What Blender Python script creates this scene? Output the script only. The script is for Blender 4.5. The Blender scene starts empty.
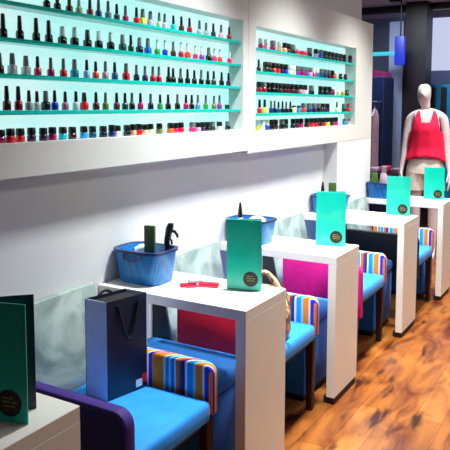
import bpy, bmesh, math, random
from mathutils import Vector, Matrix
random.seed(7)
SC = bpy.context.scene
COL = SC.collection
R = math.radians

# ------------------------------------------------------------------ materials
def srgb(r, g, b):
    def f(c):
        c /= 255.0
        return c / 12.92 if c <= .04045 else ((c + .055) / 1.055) ** 2.4
    return (f(r), f(g), f(b), 1)

def new_mat(name):
    m = bpy.data.materials.new(name); m.use_nodes = True
    nt = m.node_tree
    return m, nt, nt.nodes['Principled BSDF']

def mat(name, rgb, rough=.5, var=.06, scale=30, spec=.5, metal=0, bump=0, bscale=200, trans=0, sheen=0, coat=0):
    m, nt, b = new_mat(name)
    c = srgb(*rgb)
    tc = nt.nodes.new('ShaderNodeTexCoord')
    nz = nt.nodes.new('ShaderNodeTexNoise'); nz.inputs['Scale'].default_value = scale; nz.inputs['Detail'].default_value = 4
    nt.links.new(tc.outputs['Object'], nz.inputs['Vector'])
    rp = nt.nodes.new('ShaderNodeValToRGB')
    rp.color_ramp.elements[0].position = .3; rp.color_ramp.elements[1].position = .7
    rp.color_ramp.elements[0].color = tuple(max(0, x * (1 - var)) for x in c[:3]) + (1,)
    rp.color_ramp.elements[1].color = tuple(min(1, x * (1 + var)) for x in c[:3]) + (1,)
    nt.links.new(nz.outputs['Fac'], rp.inputs['Fac'])
    nt.links.new(rp.outputs['Color'], b.inputs['Base Color'])
    b.inputs['Roughness'].default_value = rough
    b.inputs['Specular IOR Level'].default_value = spec
    b.inputs['Metallic'].default_value = metal
    b.inputs['Transmission Weight'].default_value = trans
    b.inputs['Sheen Weight'].default_value = sheen
    b.inputs['Coat Weight'].default_value = coat
    if bump:
        n2 = nt.nodes.new('ShaderNodeTexNoise'); n2.inputs['Scale'].default_value = bscale
        nt.links.new(tc.outputs['Object'], n2.inputs['Vector'])
        bp = nt.nodes.new('ShaderNodeBump'); bp.inputs['Strength'].default_value = bump; bp.inputs['Distance'].default_value = .002
        nt.links.new(n2.outputs['Fac'], bp.inputs['Height']); nt.links.new(bp.outputs['Normal'], b.inputs['Normal'])
    return m

def emis(name, rgb, strength, base=(20, 20, 20)):
    m, nt, b = new_mat(name)
    b.inputs['Base Color'].default_value = srgb(*base)
    b.inputs['Emission Color'].default_value = srgb(*rgb)
    b.inputs['Emission Strength'].default_value = strength
    return m

def stripes_mat():
    m, nt, b = new_mat('striped_fabric')
    tc = nt.nodes.new('ShaderNodeTexCoord')
    sp = nt.nodes.new('ShaderNodeSeparateXYZ'); nt.links.new(tc.outputs['Object'], sp.inputs[0])
    yo = nt.nodes.new('ShaderNodeMath'); yo.operation = 'MULTIPLY'; yo.inputs[1].default_value = -2.2
    nt.links.new(sp.outputs['Y'], yo.inputs[0])
    ad = nt.nodes.new('ShaderNodeMath'); ad.operation = 'ADD'
    nt.links.new(sp.outputs['X'], ad.inputs[0]); nt.links.new(yo.outputs[0], ad.inputs[1])
    of = nt.nodes.new('ShaderNodeMath'); of.operation = 'ADD'; of.inputs[1].default_value = .158 - 1.3 * .021
    nt.links.new(ad.outputs[0], of.inputs[0])
    dv = nt.nodes.new('ShaderNodeMath'); dv.operation = 'DIVIDE'; dv.inputs[1].default_value = .25
    nt.links.new(of.outputs[0], dv.inputs[0])
    fr = nt.nodes.new('ShaderNodeMath'); fr.operation = 'FRACT'; nt.links.new(dv.outputs[0], fr.inputs[0])
    rp = nt.nodes.new('ShaderNodeValToRGB'); rp.color_ramp.interpolation = 'CONSTANT'
    seq = [(0, (20, 40, 190)), (.07, (255, 132, 20)), (.27, (235, 225, 200)), (.31, (20, 140, 200)), (.37, (150, 215, 225)), (.41, (20, 130, 200)),
           (.47, (225, 225, 215)), (.50, (230, 110, 50)), (.56, (140, 60, 60)), (.60, (40, 30, 120)), (.66, (230, 235, 225)), (.70, (25, 150, 215)), (.80, (120, 205, 225)), (.84, (255, 132, 20)), (.96, (235, 225, 200))]
    els = rp.color_ramp.elements
    els[0].position = 0; els[0].color = srgb(*seq[0][1])
    els[1].position = seq[1][0]; els[1].color = srgb(*seq[1][1])
    for q, c in seq[2:]:
        e = els.new(q); e.color = srgb(*c)
    nt.links.new(fr.outputs[0], rp.inputs['Fac'])
    nt.links.new(rp.outputs['Color'], b.inputs['Base Color'])
    b.inputs['Roughness'].default_value = .8
    return m

def wood_mat():
    m, nt, b = new_mat('wood_floor')
    L = nt.links
    tc = nt.nodes.new('ShaderNodeTexCoord')
    mp = nt.nodes.new('ShaderNodeMapping'); mp.inputs['Rotation'].default_value = (0, 0, R(90))
    L.new(tc.outputs['Object'], mp.inputs[0])
    br = nt.nodes.new('ShaderNodeTexBrick')
    br.inputs['Scale'].default_value = 1; br.inputs['Brick Width'].default_value = 1.3; br.inputs['Row Height'].default_value = .13
    br.inputs['Mortar Size'].default_value = .0012; br.inputs['Mortar Smooth'].default_value = .3; br.offset = .37
    br.inputs['Color1'].default_value = srgb(180, 114, 48); br.inputs['Color2'].default_value = srgb(146, 84, 32); br.inputs['Mortar'].default_value = srgb(70, 30, 12)
    L.new(mp.outputs[0], br.inputs['Vector'])
    m2 = nt.nodes.new('ShaderNodeMapping'); m2.inputs['Scale'].default_value = (5, 1.6, 1)
    L.new(tc.outputs['Object'], m2.inputs[0])
    n1 = nt.nodes.new('ShaderNodeTexNoise'); n1.inputs['Scale'].default_value = 1.6; n1.inputs['Detail'].default_value = 6; n1.inputs['Distortion'].default_value = .8
    L.new(m2.outputs[0], n1.inputs['Vector'])
    r1 = nt.nodes.new('ShaderNodeValToRGB')
    r1.color_ramp.elements[0].position = .34; r1.color_ramp.elements[0].color = srgb(150, 100, 76)
    r1.color_ramp.elements[1].position = .62; r1.color_ramp.elements[1].color = (1, 1, 1, 1)
    L.new(n1.outputs['Fac'], r1.inputs['Fac'])
    mx = nt.nodes.new('ShaderNodeMix'); mx.data_type = 'RGBA'; mx.blend_type = 'MULTIPLY'; mx.inputs['Factor'].default_value = 1
    L.new(br.outputs['Color'], mx.inputs['A']); L.new(r1.outputs['Color'], mx.inputs['B'])
    # dark knots
    m3 = nt.nodes.new('ShaderNodeMapping'); m3.inputs['Scale'].default_value = (8, 2.2, 1); m3.inputs['Location'].default_value = (.6, .3, 0)
    L.new(tc.outputs['Object'], m3.inputs[0])
    n3 = nt.nodes.new('ShaderNodeTexNoise'); n3.inputs['Scale'].default_value = 1.5; n3.inputs['Detail'].default_value = 3; n3.inputs['Distortion'].default_value = .3
    L.new(m3.outputs[0], n3.inputs['Vector'])
    r3 = nt.nodes.new('ShaderNodeValToRGB')
    r3.color_ramp.elements[0].position = .56; r3.color_ramp.elements[0].color = (1, 1, 1, 1)
    r3.color_ramp.elements[1].position = .69; r3.color_ramp.elements[1].color = srgb(100, 58, 42)
    L.new(n3.outputs['Fac'], r3.inputs['Fac'])
    my = nt.nodes.new('ShaderNodeMix'); my.data_type = 'RGBA'; my.blend_type = 'MULTIPLY'; my.inputs['Factor'].default_value = 1
    L.new(mx.outputs['Result'], my.inputs['A']); L.new(r3.outputs['Color'], my.inputs['B'])
    L.new(my.outputs['Result'], b.inputs['Base Color'])
    b.inputs['Roughness'].default_value = .38
    b.inputs['Specular IOR Level'].default_value = .3
    return m

def mottle_mat(name, a, c, rough, scale, spec=.5, metal=0):
    m, nt, b = new_mat(name)
    tc = nt.nodes.new('ShaderNodeTexCoord')
    nz = nt.nodes.new('ShaderNodeTexNoise'); nz.inputs['Scale'].default_value = scale; nz.inputs['Detail'].default_value = 5; nz.inputs['Distortion'].default_value = 1.2
    nt.links.new(tc.outputs['Object'], nz.inputs['Vector'])
    rp = nt.nodes.new('ShaderNodeValToRGB')
    rp.color_ramp.elements[0].position = .38; rp.color_ramp.elements[0].color = srgb(*a)
    rp.color_ramp.elements[1].position = .6; rp.color_ramp.elements[1].color = srgb(*c)
    nt.links.new(nz.outputs['Fac'], rp.inputs['Fac']); nt.links.new(rp.outputs['Color'], b.inputs['Base Color'])
    b.inputs['Roughness'].default_value = rough; b.inputs['Specular IOR Level'].default_value = spec; b.inputs['Metallic'].default_value = metal
    return m

def weave_mat(name, a, c, scale):
    m, nt, b = new_mat(name)
    tc = nt.nodes.new('ShaderNodeTexCoord')
    mp = nt.nodes.new('ShaderNodeMapping'); mp.inputs['Rotation'].default_value = (R(30), R(20), R(45))
    nt.links.new(tc.outputs['Object'], mp.inputs[0])
    ck = nt.nodes.new('ShaderNodeTexChecker'); ck.inputs['Scale'].default_value = scale
    ck.inputs['Color1'].default_value = srgb(*a); ck.inputs['Color2'].default_value = srgb(*c)
    nt.links.new(mp.outputs[0], ck.inputs['Vector'])
    nt.links.new(ck.outputs['Color'], b.inputs['Base Color'])
    b.inputs['Roughness'].default_value = .4
    return m

M = {
 'wall': mat('wall_paint', (216, 217, 220), .7, .015, 8),
 'case': mat('white_lacquer', (206, 207, 207), .45, .01, 6),
 'table': mat('white_laminate', (246, 242, 236), .35, .012, 10),
 'plinth': mat('dark_plinth', (28, 24, 26), .6),
 'ceiling': mat('ceiling_paint', (205, 196, 214), .8, .03, 3),
 'floor': wood_mat(),
 'shelf': mat('teal_glass', (10, 190, 178), .12, .04, 12, trans=.25),
 'azure': mat('azure_fabric', (0, 140, 240), .75, .10, 24, sheen=.1, bump=.2, bscale=300),
 'otto': mat('blue_upholstery', (4, 122, 228), .7, .10, 20, sheen=.1, bump=.2, bscale=300),
 'purple': mat('indigo_fabric', (52, 18, 120), .7, .1, 25),
 'indigo': mat('dark_indigo_fabric', (18, 16, 84), .8, .1, 25),
 'red': mat('red_fabric', (235, 8, 55), .7, .08, 25),
 'magenta': mat('magenta_fabric', (225, 0, 135), .7, .08, 25),
 'black': mat('black_fabric', (14, 12, 18), .7, .1, 25),
 'stripe': stripes_mat(),
 'silver': mottle_mat('silver_vinyl', (104, 124, 124), (166, 184, 178), .35, 4),
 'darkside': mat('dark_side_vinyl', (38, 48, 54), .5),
 'leg': mat('dark_brown_wood', (52, 26, 20), .45, .15, 18),
 'teal': mat('turquoise_card', (0, 200, 178), .3, .02, 15, coat=.3),
 'tealback': mat('card_back', (18, 22, 50), .4),
 'logo': mat('black_seal', (10, 14, 14), .4),
 'gold': mat('gold_print', (120, 110, 50), .4),
 'basket': weave_mat('blue_plastic_weave', (0, 92, 165), (8, 132, 205), 160),
 'rim': mat('navy_rim', (10, 44, 100), .35),
 'white': mat('white_cloth', (235, 240, 242), .8, .03, 40),
 'olive': mat('olive_green', (52, 72, 22), .5, .1, 60),
 'green': mat('leaf_green', (60, 100, 30), .5, .1, 60),
 'blackp': mat('black_plastic', (14, 14, 16), .3),
 'bagdark': mat('navy_paper', (16, 26, 52), .4, .15, 20),
 'baglil': mat('lilac_paper', (200, 214, 250), .5, .06, 12),
 'rope': mat('black_rope', (8, 8, 14), .8),
 'redp': mat('red_plastic', (225, 20, 60), .35),
 'pinkp': mat('pink_plastic', (235, 70, 110), .4),
 'leather': mottle_mat('patterned_leather', (54, 34, 24), (186, 150, 108), .5, 28),
 'cream': mottle_mat('cream_leather', (120, 92, 62), (226, 202, 158), .5, 22),
 'skin': mat('mannequin_white', (226, 214, 220), .45, .02, 6),
 'tank': mat('hot_pink_cotton', (246, 10, 75), .8, .06, 12, bump=.3, bscale=40),
 'shorts': mat('white_denim', (238, 232, 226), .85, .05, 40, bump=.2, bscale=120),
 'bgwall': mat('blue_grey_wall', (140, 152, 188), .7, .12, 2),
 'column': mat('dark_column', (22, 16, 24), .5, .2, 4),
 'post': mat('pale_blue_post', (140, 154, 190), .5, .1, 3),
 'navycab': mat('navy_cabinet', (26, 40, 84), .4, .25, 5),
 'plum': mat('plum_trim', (120, 20, 80), .5),
 'g1': mat('grey_garment', (110, 116, 134), .9, .1, 12),
 'g2': mat('dark_navy_garment', (34, 40, 66), .9, .1, 12),
 'g3': mat('mauve_garment', (180, 150, 170), .9, .1, 12),
 'steel': mat('steel', (150, 155, 165), .3, .02, 20, metal=.9),
 'lamp': emis('lamp_glow', (255, 244, 225), 1.5),
 'backlit': None,
 'sign': emis('blue_sign_glow', (30, 60, 255), 1.2),
 'strip': emis('cyan_tube_glow', (60, 225, 255), 1.5),
 'window': emis('daylight_window', (215, 222, 255), 1.5),
 'cyanp': mat('cyan_poster', (20, 150, 210), .5, .3, 6),
}
def backlit():
    m, nt, b = new_mat('backlit_acrylic')
    tc = nt.nodes.new('ShaderNodeTexCoord')
    nz = nt.nodes.new('ShaderNodeTexNoise'); nz.inputs['Scale'].default_value = 2.5
    nt.links.new(tc.outputs['Object'], nz.inputs['Vector'])
    rp = nt.nodes.new('ShaderNodeValToRGB')
    rp.color_ramp.elements[0].position = .35; rp.color_ramp.elements[0].color = srgb(186, 250, 247)
    rp.color_ramp.elements[1].position = .65; rp.color_ramp.elements[1].color = srgb(228, 255, 254)
    nt.links.new(nz.outputs['Fac'], rp.inputs['Fac'])
    nt.links.new(rp.outputs['Color'], b.inputs['Emission Color'])
    b.inputs['Emission Strength'].default_value = BACKLIT
    b.inputs['Base Color'].default_value = srgb(120, 190, 188)
    b.inputs['Roughness'].default_value = .4
    return m
BACKLIT = 1.55
M['backlit'] = backlit()

# ------------------------------------------------------------------ mesh helpers
def link(name, bm, m, parent=None, smooth=True, loc=None):
    me = bpy.data.meshes.new(name)
    bmesh.ops.recalc_face_normals(bm, faces=bm.faces)
    bm.to_mesh(me); bm.free()
    if smooth:
        for p in me.polygons: p.use_smooth = True
        try: me.set_sharp_from_angle(angle=R(38))
        except Exception: pass
    for x in (m if isinstance(m, (list, tuple)) else [m]): me.materials.append(x)
    o = bpy.data.objects.new(name, me); COL.objects.link(o)
    if parent: o.parent = parent
    if loc: o.location = loc
    return o

def thing(name, label, cat, loc=(0, 0, 0), rz=0, group=None):
    o = bpy.data.objects.new(name, None); o.empty_display_size = .05
    COL.objects.link(o); o.location = loc; o.rotation_euler = (0, 0, rz)
    return tag(o, label, cat, group)

def tag(o, label, cat, group=None):
    o['label'] = label; o['category'] = cat
    if group: o['group'] = group
    return o

def struct(o):
    o['kind'] = 'structure'; return o

def box(x0, x1, y0, y1, z0, z1, bev=0, seg=2, bm=None):
    t = bmesh.new()
    bmesh.ops.create_cube(t, size=1)
    for v in t.verts:
        v.co = Vector((x0 + (v.co.x + .5) * (x1 - x0), y0 + (v.co.y + .5) * (y1 - y0), z0 + (v.co.z + .5) * (z1 - z0)))
    if bev: bmesh.ops.bevel(t, geom=list(t.edges), offset=bev, segments=seg, affect='EDGES', profile=.5)
    if bm is None: return t
    merge(bm, t); return bm

def merge(bm, t):
    me = bpy.data.meshes.new('tmp'); t.to_mesh(me); t.free(); bm.from_mesh(me); bpy.data.meshes.remove(me)
    return bm

def prism(pts, axis, a, b, bev=0, seg=2):
    """polygon pts in the two other axes, extruded along axis from a to b"""
    t = bmesh.new()
    def mk(p, c):
        return {'x': (c, p[0], p[1]), 'y': (p[0], c, p[1]), 'z': (p[0], p[1], c)}[axis]
    A = [t.verts.new(mk(p, a)) for p in pts]; B = [t.verts.new(mk(p, b)) for p in pts]
    n = len(pts)
    t.faces.new(A); t.faces.new(B[::-1])
    for i in range(n): t.faces.new((A[i], B[i], B[(i + 1) % n], A[(i + 1) % n]))
    bmesh.ops.recalc_face_normals(t, faces=t.faces)
    if bev: bmesh.ops.bevel(t, geom=list(t.edges), offset=bev, segments=seg, affect='EDGES', profile=.5)
    return t

def rings(rs, n=16, power=2, bm=None, cap0=True, cap1=True):
    """rs: list of (cx, cy, z, rx, ry); superellipse rings lofted"""
    t = bmesh.new() if bm is None else bm
    prev = None; first = None
    for cx, cy, z, rx, ry in rs:
        ring = []
        for i in range(n):
            a = 2 * math.pi * (i + .5) / n
            c, s = math.cos(a), math.sin(a)
            ring.append(t.verts.new((cx + rx * math.copysign(abs(c) ** (2 / power), c), cy + ry * math.copysign(abs(s) ** (2 / power), s), z)))
        if prev:
            for i in range(n): t.faces.new((prev[i], prev[(i + 1) % n], ring[(i + 1) % n], ring[i]))
        else: first = ring
        prev = ring
    if cap0: t.faces.new(first[::-1])
    if cap1: t.faces.new(prev)
    return t

def tube(path, r, n=8, bm=None):
    t = bmesh.new() if bm is None else bm
    path = [Vector(p) for p in path]; prev = None
    rr = r if isinstance(r, (list, tuple)) else [r] * len(path)
    up = Vector((0, 0, 1))
    for k, p in enumerate(path):
        d = (path[min(k + 1, len(path) - 1)] - path[max(k - 1, 0)]).normalized()
        s = d.cross(up)
        if s.length < .05: s = d.cross(Vector((1, 0, 0)))
        s.normalize(); u = s.cross(d)
        ring = [t.verts.new(p + (s * math.cos(2 * math.pi * i / n) + u * math.sin(2 * math.pi * i / n)) * rr[k]) for i in range(n)]
        if prev:
            for i in range(n): t.faces.new((prev[i], prev[(i + 1) % n], ring[(i + 1) % n], ring[i]))
        else: t.faces.new(ring[::-1])
        prev = ring
    t.faces.new(prev)
    return t

# ------------------------------------------------------------------ the setting
WALL_END = 5.22
struct(link('floor', box(-3.2, 4.6, -1.6, 9.4, -.05, 0), M['floor'], smooth=False))
struct(link('ceiling', box(-3.2, 4.6, -1.6, 9.4, 2.72, 2.77), M['ceiling'], smooth=False))
w = box(-.25, 0, -1.6, WALL_END, 0, 2.72)
struct(link('wall_left', w, M['wall'], smooth=False))
# the flush pier that the case runs into
pier = box(.0, .1, 4.47, WALL_END, 0, 1.225)
struct(link('trim_1', pier, M['wall'], smooth=False))
struct(link('wall_back', box(-3.2, 4.6, 9.3, 9.4, 0, 2.72), M['bgwall'], smooth=False))
struct(link('wall_front', box(-.25, 4.6, -1.7, -1.6, 0, 2.72), M['column'], smooth=False))

# ------------------------------------------------------------------ wall cases
ORD = ['', 'first', 'second', 'third', 'fourth', 'fifth', 'sixth', 'seventh', 'eighth', 'ninth', 'tenth', 'eleventh', 'twelfth', 'thirteenth', 'fourteenth',
       'fifteenth', 'sixteenth', 'seventeenth', 'eighteenth', 'nineteenth', 'twentieth', 'twenty-first', 'twenty-second', 'twenty-third', 'twenty-fourth',
       'twenty-fifth', 'twenty-sixth', 'twenty-seventh', 'twenty-eighth', 'twenty-ninth', 'thirtieth']

def wall_case(label, y0, y1, ny0, ny1, z0, z1, nz0, nz1, shelves):
    t = thing('display_case', label, 'display case', (0, (y0 + y1) / 2, z0), group='wall display cases')
    oy = (y0 + y1) / 2
    F = .1
    bm = bmesh.new()
    box(.0, F, y0 - oy, y1 - oy, nz1 - z0, z1 - z0, bm=bm)
    box(.0, F, y0 - oy, y1 - oy, 0, nz0 - z0, bm=bm)
    box(.0, F, y0 - oy, ny0 - oy, nz0 - z0, nz1 - z0, bm=bm)
    box(.0, F, ny1 - oy, y1 - oy, nz0 - z0, nz1 - z0, bm=bm)
    link('frame', bm, M['case'], t, smooth=False)
    link('back_panel', box(.001, .012, ny0 - oy, ny1 - oy, nz0 - z0, nz1 - z0), M['backlit'], t, smooth=False)
    for sz in shelves:
        link('shelf', box(.012, .088, ny0 - oy + .001, ny1 - oy - .001, sz - .015 - z0, sz - z0, .002, 1), M['shelf'], t, smooth=False)
    return t
SH = {'left': {'A': 1.822, 'B': 1.703, 'C': 1.586, 'D': 1.466, 'E': 1.358},
      'right': {'A': 1.804, 'B': 1.676, 'C': 1.560, 'D': 1.442, 'E': 1.343}}
wall_case('long white wall display case with five rows of nail polish, nearest', 1.0, 3.123, 1.08, 3.07, 1.243, 2.14, 1.358, 1.93, [SH['left'][k] for k in 'ABCD'])
wall_case('second white wall display case, the farther one beside the wall end', 3.127, WALL_END, 3.213, 4.83, 1.228, 2.135, 1.343, 1.916, [SH['right'][k] for k in 'ABCD'])

PAL = {'black': (12, 11, 14), 'charcoal': (45, 45, 50), 'maroon': (80, 10, 25), 'crimson': (165, 5, 40), 'red': (230, 10, 35), 'orange red': (240, 60, 40),
 'orange': (240, 100, 30), 'peach': (240, 170, 130), 'hot pink': (240, 25, 105), 'pale pink': (240, 180, 200), 'grey pink': (180, 140, 160), 'mauve pink': (200, 110, 150),
 'magenta': (180, 5, 95), 'plum': (60, 20, 65), 'purple': (130, 50, 150), 'lilac': (190, 170, 220), 'navy blue': (25, 40, 130), 'dark navy': (14, 20, 50), 'deep blue': (25, 50, 190),
 'blue': (20, 90, 190), 'steel blue': (80, 130, 190), 'sky blue': (40, 170, 240), 'cyan': (20, 200, 215), 'turquoise': (20, 180, 185), 'teal blue': (20, 125, 160), 'petrol blue': (15, 75, 115),
 'dark teal': (12, 60, 66), 'grey teal': (95, 140, 145), 'dark green': (20, 55, 35), 'green': (40, 140, 60), 'pale green': (190, 220, 170), 'olive': (110, 110, 50), 'lime': (190, 220, 50), 'yellow': (240, 225, 60),
 'gold': (200, 160, 70), 'cream': (240, 225, 175), 'white': (232, 234, 236), 'pearl': (205, 222, 224), 'silver': (165, 172, 180), 'pale blue': (165, 185, 215), 'brown': (80, 45, 35)}
PM = {}
def polish(c):
    if c not in PM: PM[c] = mat('polish_' + c.replace(' ', '_'), PAL[c], .15, .03, 40, coat=.4)
    return PM[c]
CAPM = {'black': mat('cap_black', (14, 13, 16), .3), 'grey': mat('cap_grey', (96, 102, 104), .35), 'clear': mat('cap_clear', (205, 222, 220), .2)}
KIND = {  # body profile (r, z) list, superellipse power, cap profile
 't': ([(.0115, 0), (.0125, .003), (.0125, .022), (.010, .027), (.0055, .030)], 2.5, [(.0065, .0300), (.0065, .036), (.0052, .066), (.0045, .069)]),
 'x': ([(.0125, 0), (.0135, .003), (.0130, .025), (.0100, .031), (.0060, .034)], 2.5, [(.0075, .0340), (.0078, .040), (.0062, .076), (.0055, .079)]),
 's': ([(.0130, 0), (.0140, .003), (.0140, .024), (.0120, .029), (.0060, .032)], 4, [(.0080, .0320), (.0080, .038), (.0066, .066), (.0060, .068)]),
 'w': ([(.0125, 0), (.0135, .002), (.0135, .017), (.0115, .021), (.0090, .023)], 4, [(.0125, .0230), (.0128, .026), (.0122, .043), (.0110, .046)]),
 'j': ([(.0125, 0), (.0135, .003), (.0135, .018), (.0120, .022), (.0100, .024)], 2, [(.0115, .0240), (.0118, .026), (.0115, .032), (.0105, .034)]),
}
MC = {}
def bottle_mesh(kind, part, m):
    k = (kind, part, m.name)
    if k not in MC:
        b, pw, c = KIND[kind]
        prof = b if part == 'body' else c
        bm = rings([(0, 0, z, r, r) for r, z in prof], 12, pw)
        bmesh.ops.recalc_face_normals(bm, faces=bm.faces)
        me = bpy.data.meshes.new('bottle_' + part); bm.to_mesh(me); bm.free()
        for p in me.polygons: p.use_smooth = True
        try: me.set_sharp_from_angle(angle=R(40))
        except Exception: pass
        me.materials.append(m); MC[k] = me
    return MC[k]

ROWS = {
 ('left', 'A'): "1.726,black,grey,t;1.780,black,black,t;1.841,maroon,black,t;1.888,pale green,clear,t;1.949,crimson,black,t;2.000,navy blue,grey,t;2.053,grey teal,grey,t;2.111,dark teal,black,t;2.165,magenta,grey,t;2.231,red,black,t;2.275,yellow,grey,s;2.335,lilac,grey,s;2.393,pale green,grey,t;2.435,lilac,grey,t;2.500,turquoise,black,t;2.567,maroon,black,t;2.633,crimson,black,t;2.727,silver,grey,t;2.787,silver,grey,t;2.848,charcoal,black,t;2.921,pale pink,grey,t;3.007,crimson,black,t",
 ('left', 'B'): "1.525,black,black,x;1.597,black,black,x;1.671,black,black,x;1.733,black,black,x;1.802,black,clear,s;1.864,black,clear,s;1.935,black,black,s;1.992,black,clear,s;2.066,black,clear,s;2.137,dark teal,grey,s;2.196,dark green,black,t;2.256,dark navy,grey,s;2.314,blue,grey,s;2.381,green,clear,t;2.439,deep blue,clear,t;2.499,maroon,grey,t;2.562,crimson,clear,t;2.616,orange red,clear,s;2.687,hot pink,clear,t;2.741,purple,clear,t;2.810,black,grey,s;2.867,hot pink,clear,t;2.921,orange red,clear,t;3.007,hot pink,clear,t",
 ('left', 'C'): "1.512,maroon,grey,t;1.565,white,grey,s;1.622,pearl,grey,s;1.678,hot pink,black,t;1.735,magenta,grey,t;1.797,red,grey,t;1.858,teal blue,grey,s;1.921,pale blue,black,t;1.978,orange red,black,t;2.030,grey pink,grey,t;2.091,petrol blue,black,t;2.157,red,grey,s;2.227,dark navy,grey,t;2.289,plum,grey,t;2.350,crimson,grey,t;2.388,crimson,grey,t;2.459,black,black,t;2.501,black,black,t;2.563,black,grey,t;2.613,black,black,t;2.674,black,black,t;2.736,black,grey,t;2.796,black,black,t;2.851,charcoal,black,t;2.926,black,black,t;2.996,plum,black,t",
 ('left', 'D'): "1.537,maroon,black,x;1.582,crimson,black,x;1.628,silver,black,t;1.668,pearl,black,t;1.706,dark navy,grey,s;1.750,deep blue,black,t;1.804,mauve pink,black,t;1.865,pearl,black,t;1.910,red,black,s;1.971,maroon,black,t;2.030,olive,grey,t;2.095,brown,black,t;2.152,dark teal,black,t;2.201,black,grey,t;2.259,magenta,black,t;2.327,dark navy,grey,t;2.397,green,black,t;2.458,black,black,t;2.530,black,grey,t;2.601,magenta,black,t;2.652,black,black,t;2.705,steel blue,grey,t;2.780,green,grey,t;2.853,olive,grey,t;2.911,purple,grey,t;2.994,dark green,none,j",
 ('left', 'E'): "1.508,magenta,black,w;1.545,red,black,w;1.591,red,black,w;1.642,plum,black,w;1.697,plum,black,w;1.739,magenta,black,w;1.794,cyan,black,w;1.842,maroon,black,w;1.901,sky blue,black,w;1.952,petrol blue,black,w;2.013,dark navy,black,w;2.063,navy blue,black,w;2.104,white,black,w;2.161,dark navy,black,w;2.203,peach,black,w;2.245,red,black,w;2.287,cream,black,w;2.329,cream,black,w;2.395,olive,black,w;2.473,orange,black,w;2.522,hot pink,black,w;2.562,red,black,w;2.661,hot pink,grey,w;2.710,grey pink,black,w;2.754,plum,black,w;2.798,black,black,w;2.844,charcoal,grey,w;2.917,cream,black,w;2.995,black,grey,w",
 ('right', 'A'): "3.368,hot pink,clear,w;3.431,pale pink,clear,w;3.514,magenta,grey,w;3.608,peach,clear,w;3.671,peach,black,w;3.728,brown,black,w;3.801,black,grey,w;3.877,hot pink,clear,j;3.936,red,none,j;3.995,hot pink,none,j;4.062,black,grey,w;4.170,lilac,black,w;4.251,deep blue,grey,w;4.330,black,black,w;4.405,charcoal,black,w;4.477,black,black,w;4.556,black,black,w;4.637,maroon,black,w;4.712,black,black,w;4.828,plum,black,w",
 ('right', 'B'): "3.336,maroon,black,t;3.424,dark green,black,w;3.471,charcoal,black,w;3.524,orange red,black,w;3.577,red,black,w;3.632,dark navy,black,w;3.688,deep blue,black,w;3.755,white,clear,w;3.813,pale pink,clear,w;3.881,purple,grey,w;3.943,magenta,grey,w;4.007,purple,grey,w;4.067,lilac,grey,w;4.127,hot pink,clear,w;4.192,teal blue,clear,w;4.260,petrol blue,grey,w;4.327,navy blue,grey,w;4.399,maroon,grey,w;4.468,crimson,black,w;4.546,peach,clear,j;4.642,dark green,black,j;4.746,plum,black,j",
 ('right', 'C'): "3.347,crimson,black,w;3.405,crimson,grey,w;3.461,black,black,w;3.513,black,black,w;3.566,black,black,w;3.621,charcoal,black,w;3.677,maroon,black,w;3.735,maroon,black,w;3.793,maroon,black,w;3.854,brown,black,w;3.916,grey pink,black,w;4.002,pale pink,black,w;4.104,black,grey,w;4.261,black,black,w;4.337,black,black,w;4.416,charcoal,black,w;4.493,magenta,grey,j;4.593,cream,none,j;4.683,gold,none,j;4.785,dark green,black,j",
 ('right', 'D'): "3.349,red,black,x;3.419,yellow,black,x;3.494,navy blue,grey,t;3.547,dark navy,grey,t;3.602,petrol blue,black,t;3.655,black,black,t;3.709,black,grey,t;3.764,black,black,t;3.827,cream,black,j;3.894,steel blue,black,j;3.980,orange red,grey,w;4.072,navy blue,grey,w;4.143,plum,grey,w;4.216,dark navy,grey,w;4.299,maroon,black,w;4.388,plum,black,w;4.579,cream,black,t;4.715,dark green,grey,w;4.810,red,grey,w;4.876,grey pink,black,w",
 ('right', 'E'): "3.334,lime,clear,w;3.383,pearl,clear,w;3.444,deep blue,clear,w;3.509,black,black,w;3.566,maroon,black,w;3.646,black,grey,w;3.711,dark green,black,w;3.809,black,black,w;3.876,plum,black,w;3.938,magenta,black,w;4.026,black,black,w;4.106,red,black,w;4.171,red,black,w;4.249,black,black,w;4.329,red,black,w;4.400,lime,black,w;4.473,dark green,black,w;4.552,hot pink,black,w;4.734,steel blue,grey,j;4.829,silver,grey,j",
}

SHN = {'A': 'top shelf', 'B': 'second shelf', 'C': 'third shelf', 'D': 'fourth shelf', 'E': 'bottom row'}
CASE = {'left': 'near', 'right': 'far'}
for (side, row), txt in ROWS.items():
    z = SH[side][row]
    ents = [e.split(',') for e in txt.split(';')]
    for i, (y, body, cap, kind) in enumerate(ents):
        jar = cap == 'none'
        nm = 'polish_jar' if jar else 'nail_polish_bottle'
        if jar: lab = '%s polish jar without cap, %s in the %s of the %s case' % (body, ORD[i + 1], SHN[row], CASE[side])
        else: lab = '%s nail polish, %s cap, %s in the %s of the %s case' % (body, cap, ORD[i + 1], SHN[row], CASE[side])
        t = thing(nm, lab, 'nail polish', (.05 + random.uniform(-.004, .004), float(y), z + .0005), random.uniform(-.3, .3), 'nail polishes in the %s of the %s case' % (SHN[row], CASE[side]))
        o = bpy.data.objects.new('bottle_body', bottle_mesh(kind, 'body', polish(body))); COL.objects.link(o); o.parent = t
        if not jar:
            o = bpy.data.objects.new('cap', bottle_mesh(kind, 'cap', CAPM[cap])); COL.objects.link(o); o.parent = t
        s = random.uniform(.96, 1.04); t.scale = (1, 1, s)
        if side == 'right' and kind in 'wj': t.scale = (1.2, 1.2, 1.3)

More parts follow.
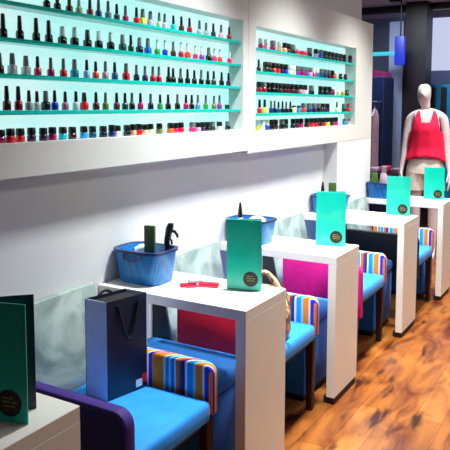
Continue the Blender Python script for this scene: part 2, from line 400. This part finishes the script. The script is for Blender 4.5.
# ------------------------------------------------------------------ manicure tables
TABS = [(.70, .845, 1.165, 0), (.69, 2.03, 2.37, 0), (.663, 3.0, 3.33, 0), (.688, 4.12, 4.46, .0), (.718, 5.09, 5.42, .102)]
TLAB = ['white counter nearest the camera, cropped at the left edge, dark menu card on it',
        'white counter with navy rimmed blue basket and red gadget on top',
        'white counter with blue basket behind a menu card, magenta chair arm below',
        'white counter above the striped arm and black armrest, third full one',
        'farthest white counter, in front of the mannequin']
for (L, ya, yb, xa), lab in zip(TABS, TLAB):
    t = thing('manicure_table', lab, 'table', (0, (ya + yb) / 2, 0), group='manicure tables')
    h = (yb - ya) / 2
    link('tabletop', box(xa + .001, L, -h, h, .71, .75, .002, 1), M['table'], t, smooth=False)
    link('leg', box(L - .042, L, -h, h, .035, .7099, .0015, 1), M['table'], t, smooth=False)
    link('plinth', box(L - .06, L - .006, -h + .01, h - .006, 0, .0349), M['plinth'], t, smooth=False)

# ------------------------------------------------------------------ armchairs and ottomans
def round_arm(x0, x1, z0, z1, r, n=6):
    pts = [(x0, z0), (x1, z0), (x1, z1 - r)]
    for i in range(1, n + 1):
        a = math.pi / 2 * i / n
        pts.append((x1 - r + r * math.cos(a), z1 - r + r * math.sin(a)))
    pts.append((x0, z1))
    return pts
CH = [(1.435, 'purple', 'armchair with indigo near arm, navy shopping bag on its blue seat'),
      (2.395, 'red', 'armchair with red near arm and patterned handbag on its blue seat'),
      (3.50, 'magenta', 'armchair with magenta near arm and blue seat'),
      (4.53, 'black', 'farthest armchair with black near arm and blue seat')]
W = .545
for y0, c, lab in CH:
    t = thing('armchair', lab, 'armchair', (.097 if c == 'black' else 0, y0, 0), group='armchairs between the tables')
    if c == 'black': t.scale = (.93, 1, 1)
    link('seat', box(.11, .605, .047, W - .044, .355, .435, .02, 3), M['azure'], t)
    link('seat_frame', box(.12, .575, .055, W - .06, .33, .3549), M['plinth'], t, smooth=False)
    a = link('armrest', prism(round_arm(.05 if c == 'black' else .135, .622, .29, .593, .05), 'y', 0, .045, .008, 2), M[c], t); a['label'] = c + ' near armrest'
    a = link('armrest', prism(round_arm(.10, .607, .37, .562, .04), 'y', -.021, .021, .014, 3), M['stripe'], t, loc=(0, W - .021, 0)); a['label'] = 'striped far armrest'
    if c == 'purple':
        pn = link('outer_panel', prism(round_arm(.15, .607, .29, .577, .045), 'y', -.004, -.0001), M['indigo'], t, smooth=False); pn['label'] = 'dark navy outer panel'
    bk = link('backrest', prism([(.004, .30), (.099, .30), (.099, .46), (.03, .775), (.004, .775)], 'y', .012, W - .006, .006, 2), M['silver'], t)
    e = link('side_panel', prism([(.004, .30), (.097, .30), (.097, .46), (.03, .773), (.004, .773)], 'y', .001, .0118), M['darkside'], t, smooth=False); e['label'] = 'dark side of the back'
    for lx in (.12, .575):
        for ly in (.03, W - .035):
            pts = [(lx - .02, ly - .02, .2), ]
            bm = rings([(lx, ly, 0, .016, .016), (lx, ly, .29 if ly < .1 else .36, .024, .022)], 8, 6)
            link('leg', bm, M['leg'], t)
OT = [(1.984, 2.372, 'blue upholstered ottoman under the counter with the red gadget'),
      (2.952, 3.345, 'blue ottoman under the second full counter, behind the patterned handbag chair'),
      (4.055, 4.44, 'blue ottoman behind the magenta armchair'),
      (5.085, 5.42, 'blue ottoman under the farthest counter')]
for ya, yb, lab in OT:
    t = thing('ottoman', lab, 'ottoman', (.27 if ya < 5 else .345, (ya + yb) / 2, 0), group='ottomans under the counters')
    if ya > 5: t.scale = (.9, 1, 1)
    h = (yb - ya) / 2
    link('body', box(-.26, .255, -h, h, .03, .36, .012, 2), M['otto'], t)
    link('cushion', box(-.262, .262, -h - .001, h + .001, .3601, .435, .025, 3), M['azure'], t)
    link('plinth', box(-.25, .24, -h + .01, h - .01, 0, .0299), M['plinth'], t, smooth=False)

# ------------------------------------------------------------------ menu cards
def menu_card(loc, rz, w_, h_, label, tilt=0, fold=12):
    t = thing('menu_card', label, 'menu card', loc, rz, 'turquoise menu cards')
    if tilt: t.rotation_euler = (0, tilt, rz)
    link('front_leaf', box(-w_ / 2, w_ / 2, -.002, .002, 0, h_, .0008, 1), M['teal'], t, smooth=False)
    bm = box(0, w_ * .97, .0, .004, 0.0, h_, .0008, 1)
    o = link('back_leaf', bm, M['tealback'], t, smooth=False, loc=(-w_ / 2, .004, 0)); o.rotation_euler = (0, 0, R(fold)); o['label'] = 'dark back leaf'
    bm = bmesh.new(); r = w_ * .215
    bmesh.ops.create_circle(bm, cap_ends=True, segments=28, radius=r)
    bmesh.ops.rotate(bm, verts=bm.verts, matrix=Matrix.Rotation(R(90), 3, 'X'))
    g = bmesh.ops.extrude_face_region(bm, geom=list(bm.faces)); bmesh.ops.translate(bm, verts=[v for v in g['geom'] if isinstance(v, bmesh.types.BMVert)], vec=(0, -.0006, 0))
    lg = link('logo', bm, M['logo'], t, smooth=False, loc=(w_ * .19, -.0021, h_ * .165)); lg['label'] = 'round black logo seal'
    bm = bmesh.new()
    for k, (a, b_, zz) in enumerate(((-.55, -.05, .38), (.05, .3, .38), (-.6, .1, .08), (.2, .6, .08), (-.5, .0, -.22), (.1, .5, -.22))):
        box(a * r, b_ * r, -.0012, -.0007, (zz - .08) * r, (zz + .08) * r, bm=bm)
    link('lettering', bm, M['gold'], lg, smooth=False)
    return t
menu_card((.594, 1.009, .7505), R(16), .150, .283, 'dark teal menu card on the nearest counter at the left edge', fold=30)
menu_card((.555, 2.262, .7505), R(16), .142, .285, 'menu card with dark upper half beside the red gadget')
menu_card((.537, 3.24, .7505), R(13), .155, .285, 'green turquoise menu card on the counter above the magenta armrest')
menu_card((.567, 4.40, .7505), R(4), .158, .262, 'bright turquoise menu card left of the mannequin, beside the farthest basket')
menu_card((.592, 5.32, .7505), R(10), .155, .25, 'bright turquoise menu card farthest back, in front of the mannequin shorts')

# ------------------------------------------------------------------ baskets and what is in them
def basket(loc, rz, lab, a=.105, b=.075, h=.125):
    t = thing('basket', lab, 'basket', loc, rz, 'blue baskets')
    bm = bmesh.new()
    rings([(0, 0, 0, a * .88, b * .86), (0, 0, .008, a * .92, b * .9), (0, 0, h, a * 1.05, b * 1.06), (0, 0, h, a * .99, b * .99), (0, 0, .012, a * .86, b * .84)], 32, 4, bm)
    link('body', bm, M['basket'], t)
    bm = bmesh.new()
    rings([(0, 0, h - .008, a * 1.055, b * 1.07), (0, 0, h - .008, a * 1.10, b * 1.13), (0, 0, h + .004, a * 1.11, b * 1.14), (0, 0, h + .004, a * .99, b * .99), (0, 0, h - .001, a * .99, b * .99)], 32, 4, bm, False, False)
    link('rim', bm, M['rim'], t)
    for s in (-1, 1):
        link('handle', tube([(s * .04, -b * 1.10, h - .004), (s * .036, -b * 1.16, h - .03), (0, -b * 1.16, h - .036), (-s * .036, -b * 1.16, h - .03), (-s * .04, -b * 1.10, h - .004)] if s > 0 else
             [(s * .04, b * 1.10, h - .004), (s * .036, b * 1.16, h - .03), (0, b * 1.16, h - .036), (-s * .036, b * 1.16, h - .03), (-s * .04, b * 1.10, h - .004)], .004, 6), M['rim'], t)
    return t
def towel(loc, lab, r=.05):
    bm = rings([(0, 0, 0, r, r * .8), (0, 0, .06, r * 1.05, r * .85), (.004, 0, .11, r * .9, r * .7), (.01, 0, .125, r * .5, r * .35)], 20, 3)
    for v in bm.verts: v.co += Vector((random.uniform(-1, 1), random.uniform(-1, 1), random.uniform(-1, 1))) * .003
    o = link('cloth', bm, M['white'], None, loc=loc); return tag(o, lab, 'cloth', 'white cloths in the baskets')
def flat_box(loc, rz, w_, h_, d_, m, lab):
    o = link('nail_file_pack', box(-w_ / 2, w_ / 2, -d_ / 2, d_ / 2, 0, h_, .003, 2), m, None, loc=loc); o.rotation_euler = (0, 0, rz)
    return tag(o, lab, 'nail file pack', 'green packs in the baskets')
def dropper(loc, lab, h=.15, m=None):
    t = thing('dropper_bottle', lab, 'bottle', loc, 0, 'pointed bottles in the baskets')
    link('bottle_body', rings([(0, 0, 0, .018, .018), (0, 0, h * .5, .018, .018), (0, 0, h * .6, .012, .012)], 14), M['white'], t)
    link('cap', rings([(0, 0, h * .6001, .014, .014), (0, 0, h * .75, .012, .012), (0, 0, h, .005, .005)], 14), M['blackp'], t)
    return t
def pump(loc, rz, lab):
    t = thing('pump_bottle', lab, 'bottle', loc, rz)
    link('bottle_body', rings([(0, 0, 0, .02, .016), (0, 0, .10, .02, .016), (0, 0, .118, .009, .009), (0, 0, .125, .009, .009)], 16, 2.5), M['blackp'], t)
    bm = rings([(0, 0, .1251, .013, .012), (0, 0, .15, .012, .011), (.004, 0, .165, .014, .011), (.012, 0, .205, .016, .012), (.018, 0, .225, .012, .009)], 14, 2.5)
    link('pump_head', bm, M['blackp'], t)
    link('nozzle', tube([(.012, 0, .195), (.035, 0, .19), (.045, 0, .175), (.046, 0, .165)], [.008, .007, .006, .005], 8), M['blackp'], t)
    link('trigger', tube([(.008, 0, .165), (.02, 0, .15), (.022, 0, .135)], .005, 8), M['blackp'], t)
    return t
Z = .7505
basket((.127, 2.185, Z), R(0), 'blue basket left of the red gadget with a black pump bottle in it', .113, .086, .137)
towel((.075, 2.235, Z + .0125), 'white cloth in the basket with the black pump bottle', .045)
flat_box((.125, 2.215, Z + .0125), R(10), .048, .215, .018, M['olive'], 'olive green pack sticking up beside the black pump bottle')
pump((.185, 2.255, Z + .0125), R(20), 'black pump bottle standing in the nearest basket')
basket((.132, 3.115, Z), R(0), 'blue basket behind the dark topped menu card', .115, .085, .125)
towel((.155, 3.125, Z + .0125), 'white cloth in the basket behind the dark topped card', .05)
dropper((.075, 3.09, Z + .0125), 'black capped pointed bottle in the basket behind the dark topped menu card', .20)
basket((.13, 4.27, Z), R(0), 'blue basket half hidden by the green turquoise menu card', .115, .085, .118)
dropper((.085, 4.24, Z + .0125), 'black capped pointed bottle beside a green pack, middle basket', .20)
flat_box((.145, 4.27, Z + .0125), R(15), .052, .195, .02, M['green'], 'leaf green pack in the basket behind the green turquoise card')
basket((.215, 5.19, Z), R(0), 'farthest blue basket, at the wall end', .11, .085, .122)
flat_box((.153, 5.175, Z + .0125), R(15), .05, .185, .02, M['green'], 'leaf green pack in the farthest basket')
t = thing('clear_bottle', 'clear grey bottle in white cloth, in the farthest basket', 'bottle', (.222, 5.19, Z + .0125))
link('bottle_body', rings([(0, 0, 0, .032, .032), (0, 0, .13, .032, .032), (0, 0, .17, .026, .026), (0, 0, .195, .014, .014)], 16), M['g3'], t)
link('cap', rings([(0, 0, .1951, .02, .02), (0, 0, .235, .02, .02), (0, 0, .24, .015, .015)], 16), M['g1'], t)
towel((.279, 5.20, Z + .0125), 'white cloth in the farthest basket', .02)

# red gadget
t = thing('nail_drill', 'small red gadget with grey middle lying on a counter', 'nail tool', (.355, 2.215, Z), R(44))
link('body', box(-.065, .005, -.016, .016, 0, .014, .005, 2), M['redp'], t)
link('grip', box(-.03, .03, -.014, .02, .0141, .026, .005, 2), M['g3'], t)
f = link('flap', box(.0, .085, -.016, .016, 0, .018, .006, 2), M['redp'], t, loc=(.012, -.006, 0)); f.rotation_euler = (0, 0, R(-24))
link('edge', box(-.045, .06, -.028, -.0205, 0, .008, .003, 2), M['pinkp'], t)

# ------------------------------------------------------------------ shopping bag on the first chair
def shopping_bag():
    A, B, C_, D = Vector((.195, 1.735)), Vector((.295, 1.735)), Vector((.335, 1.915)), Vector((.235, 1.915))
    base = (A + B + C_ + D) / 4
    t = thing('shopping_bag', 'navy paper shopping bag with lilac side standing on the blue seat', 'bag', (base.x, base.y, .4355))
    A, B, C_, D = [q - base for q in (A, B, C_, D)]
    H = .36
    def panel(P, Q, nm, m, top=1.0, lab=None):
        d = (Q - P).normalized(); n = Vector((-d.y, d.x)) * .0025
        bm = bmesh.new(); vs = []
        for q in (P, Q):
            for s in (0, 1):
                for z in (0, H): vs.append(bm.verts.new((q.x + n.x * s, q.y + n.y * s, z)))
        # P0z0 P0z1 P1z0 P1z1 Q...
        a, b, c, d_, e, f, g, h = vs
        for q in ((a, b, f, e), (c, g, h, d_), (a, c, d_, b), (e, f, h, g), (a, e, g, c), (b, d_, h, f)): bm.faces.new(q)
        o = link(nm, bm, m, t, smooth=False)
        if lab: o['label'] = lab
        return o
    panel(A, B, 'side_panel', M['baglil'], lab='lilac gusset side')
    panel(B, C_, 'front_panel', M['bagdark'], lab='dark navy front')
    panel(C_, D, 'side_panel', M['baglil']); panel(D, A, 'back_panel', M['bagdark'])
    link('base_panel', prism([(A.x, A.y), (B.x, B.y), (C_.x, C_.y), (D.x, D.y)], 'z', .0, .003), M['bagdark'], t, smooth=False)
    # dark tissue closing the mouth
    cx = (A + B + C_ + D) / 4
    P = [cx + (q - cx) * .92 for q in (A, B, C_, D)]
    link('tissue_paper', prism([(q.x, q.y) for q in P], 'z', H - .03, H - .012), M['rope'], t, smooth=False)
    d = (C_ - B).normalized(); n = Vector((d.y, -d.x))
    for base_, off, drop in ((B, .006, 1), (A, -.004, -1)):
        pts = []
        for i in range(13):
            f = i / 12
            q = base_ + (C_ - B) * (.25 + .5 * f) + n * (off + (.006 if drop > 0 else 0) * math.sin(math.pi * f))
            z = H - .02 + (-.13 if drop > 0 else .03) * math.sin(math.pi * f)
            pts.append((q.x, q.y, z))
        link('handle', tube(pts, .005, 8), M['rope'], t)
    def patch(f0, f1, z0, z1, m, nm, lab):
        a = B + (C_ - B) * f0 + n * .0004; b = B + (C_ - B) * f1 + n * .0004
        bm = bmesh.new()
        vs = [bm.verts.new(p) for p in ((a.x, a.y, z0), (b.x, b.y, z0), (b.x, b.y, z1), (a.x, a.y, z1))]
        f = bm.faces.new(vs); g = bmesh.ops.extrude_face_region(bm, geom=[f]); bmesh.ops.translate(bm, verts=[v for v in g['geom'] if isinstance(v, bmesh.types.BMVert)], vec=(n.x * .0008, n.y * .0008, 0))
        o = link(nm, bm, m, t, smooth=False); o['label'] = lab
    patch(.70, .85, .012, .040, M['white'], 'logo', 'white square of the printed logo')
    patch(.855, .98, .022, .055, M['redp'], 'logo', 'red square of the printed logo')
shopping_bag()

# ------------------------------------------------------------------ handbag on the second chair
t = thing('handbag', 'brown patterned handbag with cream strap on the seat behind a counter', 'bag', (.48, 2.62, .4355), R(10))
bm = rings([(0, 0, 0, .085, .06), (0, 0, .02, .105, .075), (0, 0, .10, .11, .078), (0, 0, .19, .10, .06), (-.005, 0, .235, .085, .03), (-.005, 0, .24, .06, .015)], 28, 2.6)
for v in bm.verts: v.co += Vector((math.sin(v.co.z * 60 + v.co.x * 40), math.cos(v.co.x * 50 + v.co.z * 30), 0)) * .004
link('body', bm, M['leather'], t)
pts = [(-.085 + .17 * i / 14, -.045, .20 + .11 * math.sin(math.pi * i / 14)) for i in range(15)]
pts += [(.105, -.05, .14), (.112, -.05, .06)]
link('strap', tube(pts, [.012] * 10 + [.014] * 7, 10), M['cream'], t)
link('clasp', rings([(0, -.05, .2, .012, .012), (0, -.05, .225, .012, .012)], 12), M['steel'], t)

# ------------------------------------------------------------------ mannequin
def mannequin(loc, rz):
    t = thing('mannequin', 'white shop mannequin in hot pink tank top and white shorts', 'mannequin', loc, rz)
    V = []; E = []; RAD = []
    def v(x, y, z, rx, ry=None, par=None):
        V.append((x, y, z)); RAD.append((rx, ry or rx))
        i = len(V) - 1
        if par is not None: E.append((par, i))
        return i
    pel = v(0, 0, .92, .15, .105)
    wa = v(0, -.005, 1.07, .115, .085, pel)
    rib = v(0, -.012, 1.20, .135, .10, wa)
    ch = v(0, -.005, 1.32, .135, .095, rib)
    sh = v(0, .01, 1.405, .07, .06, ch)
    nk = v(-.006, .012, 1.46, .046, .048, sh)
    nk2 = v(-.018, .002, 1.50, .044, .048, nk)
    h1 = v(-.026, -.018, 1.535, .05, .066, nk2)
    h2 = v(-.028, -.010, 1.60, .076, .094, h1)
    h3 = v(-.028, .004, 1.665, .07, .088, h2)
    h4 = v(-.028, .006, 1.70, .038, .05, h3)
    ns = v(-.030, -.125, 1.595, .012, .016, h2)
    for s in (-1, 1):
        a0 = v(s * .10, .012, 1.40, .055, .05, sh)
        a1 = v(s * .158, .012, 1.375, .046, .046, a0)
        a2 = v(s * .178, .012, 1.25, .04, .042, a1)
        a3 = v(s * .196, .004, 1.10, .034, .035, a2)
        a4 = v(s * .210, -.025, .95, .028, .03, a3)
        w1 = v(s * .228, -.045, .865, .02, .022, a4)
        pm = v(s * .228, -.058, .80, .014, .032, w1)
        for k, (dy, ln) in enumerate(((-.028, .068), (-.01, .08), (.009, .075), (.026, .058))):
            f1 = v(s * .227, -.062 + dy, .755, .0085, .0085, pm)
            f2 = v(s * .222, -.066 + dy, .755 - ln * .5, .008, .008, f1)
            v(s * .214, -.068 + dy, .755 - ln, .0065, .0065, f2)
        t1 = v(s * .215, -.088, .815, .0095, .0095, w1)
        t2 = v(s * .208, -.105, .785, .009, .009, t1)
        v(s * .202, -.112, .757, .007, .007, t2)
        l0 = v(s * .085, .005, .84, .095, .095, pel)
        l1 = v(s * .09, 0, .68, .078, .08, l0)
        l2 = v(s * .088, 0, .50, .054, .056, l1)
        l3 = v(s * .086, .012, .36, .05, .054, l2)
        l4 = v(s * .084, .016, .20, .038, .04, l3)
        l5 = v(s * .084, .02, .075, .03, .036, l4)
        f1 = v(s * .088, -.05, .04, .036, .03, l5)
        v(s * .094, -.13, .022, .034, .018, f1)
    me = bpy.data.meshes.new('body'); me.from_pydata(V, E, []); me.materials.append(M['skin'])
    o = bpy.data.objects.new('body', me); COL.objects.link(o); o.parent = t
    sk = o.modifiers.new('skin', 'SKIN'); sk.use_smooth_shade = True
    lay = me.skin_vertices[0].data
    for i, (a, b) in enumerate(RAD):
        lay[i].radius = (a, b); lay[i].use_root = (i == 0)
    ss = o.modifiers.new('sub', 'SUBSURF'); ss.levels = 2; ss.render_levels = 2
    # tank top: a shell whose neckline and hem vary round the body
    bm = bmesh.new(); n = 48; rows = 16
    def half(z):
        tab = [(.93, .205, .15), (1.0, .19, .135), (1.08, .165, .118), (1.2, .158, .128), (1.27, .158, .138), (1.33, .152, .122), (1.40, .135, .085), (1.46, .125, .055)]
        for (z0, a0, b0), (z1, a1, b1) in zip(tab, tab[1:]):
            if z <= z1:
                f = max(0, (z - z0) / (z1 - z0)); return a0 + (a1 - a0) * f, b0 + (b1 - b0) * f
        return tab[-1][1:]
    grid = []
    for j in range(rows + 1):
        f = j / rows; ring = []
        for i in range(n):
            a = 2 * math.pi * i / n
            c, s = math.cos(a), math.sin(a)          # s<0 is the front
            front = s < 0
            ac = abs(c)
            def sm(a_, b_, x): 
                q = min(1, max(0, (x - a_) / (b_ - a_))); return q * q * (3 - 2 * q)
            scoop = 1.33 if front else 1.37
            top = scoop + (1.445 - scoop) * sm(.30, .46, ac)
            top = top + (1.235 - top) * sm(.66, .86, ac)
            hem = .975 + .025 * abs(s) - .04 * ac ** 3
            z = hem + (top - hem) * f
            rx, ry = half(z)
            fl = (1 - f) ** 2 * .008 * math.sin(a * 9)
            ring.append(bm.verts.new(((rx + fl) * c, -.008 + (ry + fl) * s, z)))
        grid.append(ring)
    for j in range(rows):
        for i in range(n): bm.faces.new((grid[j][i], grid[j][(i + 1) % n], grid[j + 1][(i + 1) % n], grid[j + 1][i]))
    o = link('tank_top', bm, M['tank'], t)
    so = o.modifiers.new('solid', 'SOLIDIFY'); so.thickness = .004
    # shorts: waist tube splitting into two legs
    bm = bmesh.new()
    rings([(0, .0, .84, .178, .128), (0, 0, .90, .175, .125), (0, 0, .98, .155, .112)], 28, 2.3, bm)
    for s in (-1, 1):
        rings([(s * .097, 0, .675, .096, .104), (s * .093, 0, .76, .092, .105), (s * .088, 0, .86, .09, .115)], 20, 2.2, bm)
    link('shorts', bm, M['shorts'], t)
    return t
mannequin((.235, 6.5, 0), R(10))

# ------------------------------------------------------------------ background of the shop
def tagged(name, bm, m, label, cat, smooth=False, group=None):
    return tag(link(name, bm, m, None, smooth), label, cat, group)
struct(link('trim_2', box(-.41, -.16, 8.0, 8.3, 0, 2.72), M['column'], smooth=False))
struct(link('trim_3', box(-.60, -.43, 8.0, 8.12, 0, 2.5), M['post'], smooth=False))
struct(link('trim_4', box(-1.6, .35, 8.2, 8.29, 2.64, 2.72), M['column'], smooth=False))
# navy cabinet with plum top
t = thing('tall_cabinet', 'tall navy cabinet with plum top beyond the wall end', 'cabinet', (-.66, 7.6, 0))
link('body', box(-.22, .19, -.2, .2, 0, 1.82, .01, 1), M['navycab'], t, smooth=False)
link('top', prism([(-.2, 1.8201), (.17, 1.8201), (.15, 1.87), (.05, 1.895), (-.08, 1.895), (-.18, 1.87)], 'y', -.19, .19), M['plum'], t)
# garment rail in front of the cabinet
t = thing('garment_rail', 'steel garment bar on two arms fixed to the navy cabinet', 'clothes rail', (-.66, 7.15, 1.53))
link('rail', tube([(-.20, 0, 0), (.20, 0, 0)], .012, 10), M['steel'], t)
for s in (-.19, .17):
    link('arm', tube([(s, .013, 0), (s, .2485, 0)], .009, 8), M['steel'], t)
GM = [('g1', 'grey'), ('g2', 'dark navy'), ('g1', 'grey'), ('g2', 'dark navy'), ('g3', 'mauve')]
for i, (m, nm) in enumerate(GM):
    x = -.83 + .085 * i
    bm = rings([(0, 0, .55, .035, .15), (0, 0, .9, .03, .15), (0, 0, 1.25, .028, .14), (0, 0, 1.38, .025, .15), (0, 0, 1.44, .014, .06), (0, 0, 1.46, .008, .02)], 20, 2.4)
    for q in bm.verts: q.co.x += .008 * math.sin(q.co.y * 60 + i)
    t = thing('garment', '%s garment hanging %s on the rail behind the farthest basket' % (nm, ORD[i + 1]), 'clothes', (x, 7.15, 0), R(random.uniform(-6, 6)), 'garments on the rail')
    link('cloth', bm, M[m], t)
    link('hanger_hook', tube([(0, 0, 1.455), (0, 0, 1.51), (.0, .01, 1.516), (0, .018, 1.505)], .004, 6), M['steel'], t)
# hanging blue sign and cyan tube
t = thing('hanging_sign', 'upright glowing blue sign hanging beside the dark column', 'sign', (-.37, 7.7, 1.96))
link('panel', box(-.07, .045, -.03, .03, 0, .33, .012, 2), M['sign'], t)
link('hanger', tube([(-.01, 0, .33), (-.01, 0, .76)], .008, 8), M['blackp'], t)
t = thing('tube_light', 'horizontal cyan tube light beside the blue sign', 'lamp', (-.70, 7.74, 2.10))
link('tube', tube([(-.28, .01, 0), (.255, -.015, 0)], .024, 10), M['strip'], t)
link('hanger', tube([(-.2, 0, .025), (-.2, 0, .62)], .006, 8), M['blackp'], t)
# bright window right of the column
t = thing('shop_display', 'cyan shop display below the bright window, behind the mannequin', 'display', (.12, 8.5, 0))
link('panel', box(-.32, .6, -.02, .02, .3, 1.76), M['cyanp'], t, smooth=False)
for s in (-.29, -.16, .0, .3):
    link('post', box(s - .03, s + .03, -.06, -.021, 0, 1.72), M['column'], t, smooth=False)
o = struct(link('window_1', box(-.47, 1.3, 8.85, 8.9, 1.95, 2.64), M['window'], smooth=False))
o = struct(link('trim_5', box(-.40, 1.4, 8.8, 8.849, 2.62, 2.72), M['post'], smooth=False))
# bits on a low table behind the mannequin's hand
t = thing('low_shelf', 'dark low display shelf beside the mannequin', 'shelf', (-.20, 6.72, 0))
link('top', box(-.3, .12, -.18, .18, .76, .80), M['column'], t, smooth=False)
for sx in (-.27, .09):
    for sy in (-.15, .15): link('leg', box(sx - .02, sx + .02, sy - .02, sy + .02, 0, .7599), M['column'], t, smooth=False)
for i, (x, m, nm) in enumerate(((-.33, 'g3', 'mauve'), (-.215, 'pinkp', 'pink'), (-.10, 'g3', 'pale mauve'))):
    o = link('folded_top', box(-.045, .045, -.08, .08, 0, .05 + .02 * (i % 2), .012, 2), M[m], None, loc=(x, 6.70, .8005))
    tag(o, '%s folded top beside the mannequin hand' % nm, 'clothes', 'folded tops on the low shelf')

# ------------------------------------------------------------------ ceiling lamps and added fill lights
def downlight(x, y, lab, on=True, r=.09):
    t = thing('ceiling_or_fill_light', lab, 'ceiling light', (x, y, 2.72), group='ceiling downlights')
    link('ring', rings([(0, 0, -.02, r, r), (0, 0, -.001, r * 1.05, r * 1.05)], 24, 2), M['blackp'] if not on else M['case'], t)
    link('bulb', rings([(0, 0, -.024, r * .8, r * .8), (0, 0, -.0201, r * .8, r * .8)], 24, 2), M['lamp'] if on else M['blackp'], t)
downlight(-.47, 7.75, 'dark ceiling spot above the blue sign', False, .07)
downlight(.22, 7.75, 'dark ceiling spot at the top right corner', False, .07)

def area(name, loc, rot, sx, sy, power, col=(1, 1, 1)):
    l = bpy.data.lights.new(name, 'AREA'); l.shape = 'RECTANGLE'; l.size = sx; l.size_y = sy; l.energy = power; l.color = col
    o = bpy.data.objects.new(name, l); COL.objects.link(o); o.location = loc; o.rotation_euler = rot
    return o
EXPO = -0.85
wd = bpy.data.worlds.new('world'); SC.world = wd; wd.use_nodes = True
wd.node_tree.nodes['Background'].inputs['Color'].default_value = (.66, .90, 1, 1)
wd.node_tree.nodes['Background'].inputs['Strength'].default_value = .14
def lamp(x, y, s, power, lab, col=(1, .95, .88)):  # builds the counter row and also the added fill lights
    t = thing('ceiling_or_fill_light', lab, 'ceiling light', (x, y, 2.72), group='square ceiling lights')
    link('frame', box(-s / 2 - .02, s / 2 + .02, -s / 2 - .02, s / 2 + .02, -.03, -.001, .004, 1), M['case'], t, smooth=False)
    link('diffuser', box(-s / 2, s / 2, -s / 2, s / 2, -.034, -.0301), M['lamp'], t, smooth=False)
    a = area('ceiling_or_fill_lamp', (x, y, 2.68), (0, 0, 0), s, s, power, col)
    if s < .3: a.data.spread = R(96)
for i, (y, c) in enumerate(((2.5, (.95, 1, .98)), (3.6, (.98, 1, .94)), (4.7, (1, .98, .88)), (5.9, (1, .97, .9)))):
    lamp(.74, y, .22, (64, 54, 48, 40)[i], 'square ceiling light in the row nearest the counters, %s from the front' % ORD[i + 1], c)
for i, (y, c) in enumerate(((3.0, (.90, 1, .97)), (4.1, (.96, 1, .86)), (5.3, (1, .97, .70)), (7.2, (.9, .95, 1)))):  # unseen outer row, added to light the counter ends, mannequin and back
    lamp(2.7, y, .6, (24, 26, 44, 40)[i], 'added large square fill light in the outer row, %s from the front' % ORD[i + 1], c)
lamp(-.3, 7.0, .4, 55, 'added square fill light beyond the wall end', (.86, .92, 1))  # unseen fill, added to brighten the cabinet, column and back wall


# ------------------------------------------------------------------ camera
cam = bpy.data.cameras.new('camera'); co = bpy.data.objects.new('camera', cam); COL.objects.link(co)
cam.sensor_width = 36; cam.sensor_fit = 'HORIZONTAL'; cam.lens = 660 / 450 * 36
cam.shift_y = -58 / 450; cam.clip_end = 60; cam.clip_start = .02
yaw, pit, roll = .5315, .09223, .0025
fw = Vector((-math.sin(yaw) * math.cos(pit), math.cos(yaw) * math.cos(pit), -math.sin(pit)))
r0 = Vector((math.cos(yaw), math.sin(yaw), 0)); u0 = r0.cross(fw)
r2 = math.cos(roll) * r0 + math.sin(roll) * u0; u2 = -math.sin(roll) * r0 + math.cos(roll) * u0
mw = Matrix((r2, u2, -fw)).transposed().to_4x4(); mw.translation = Vector((1.7956, 0, 1.4827))
co.matrix_world = mw
SC.camera = co
SC.view_settings.view_transform = 'Standard'; SC.view_settings.look = 'None'; SC.view_settings.gamma = 1
SC.view_settings.use_curve_mapping = False
SC.view_settings.exposure = EXPO
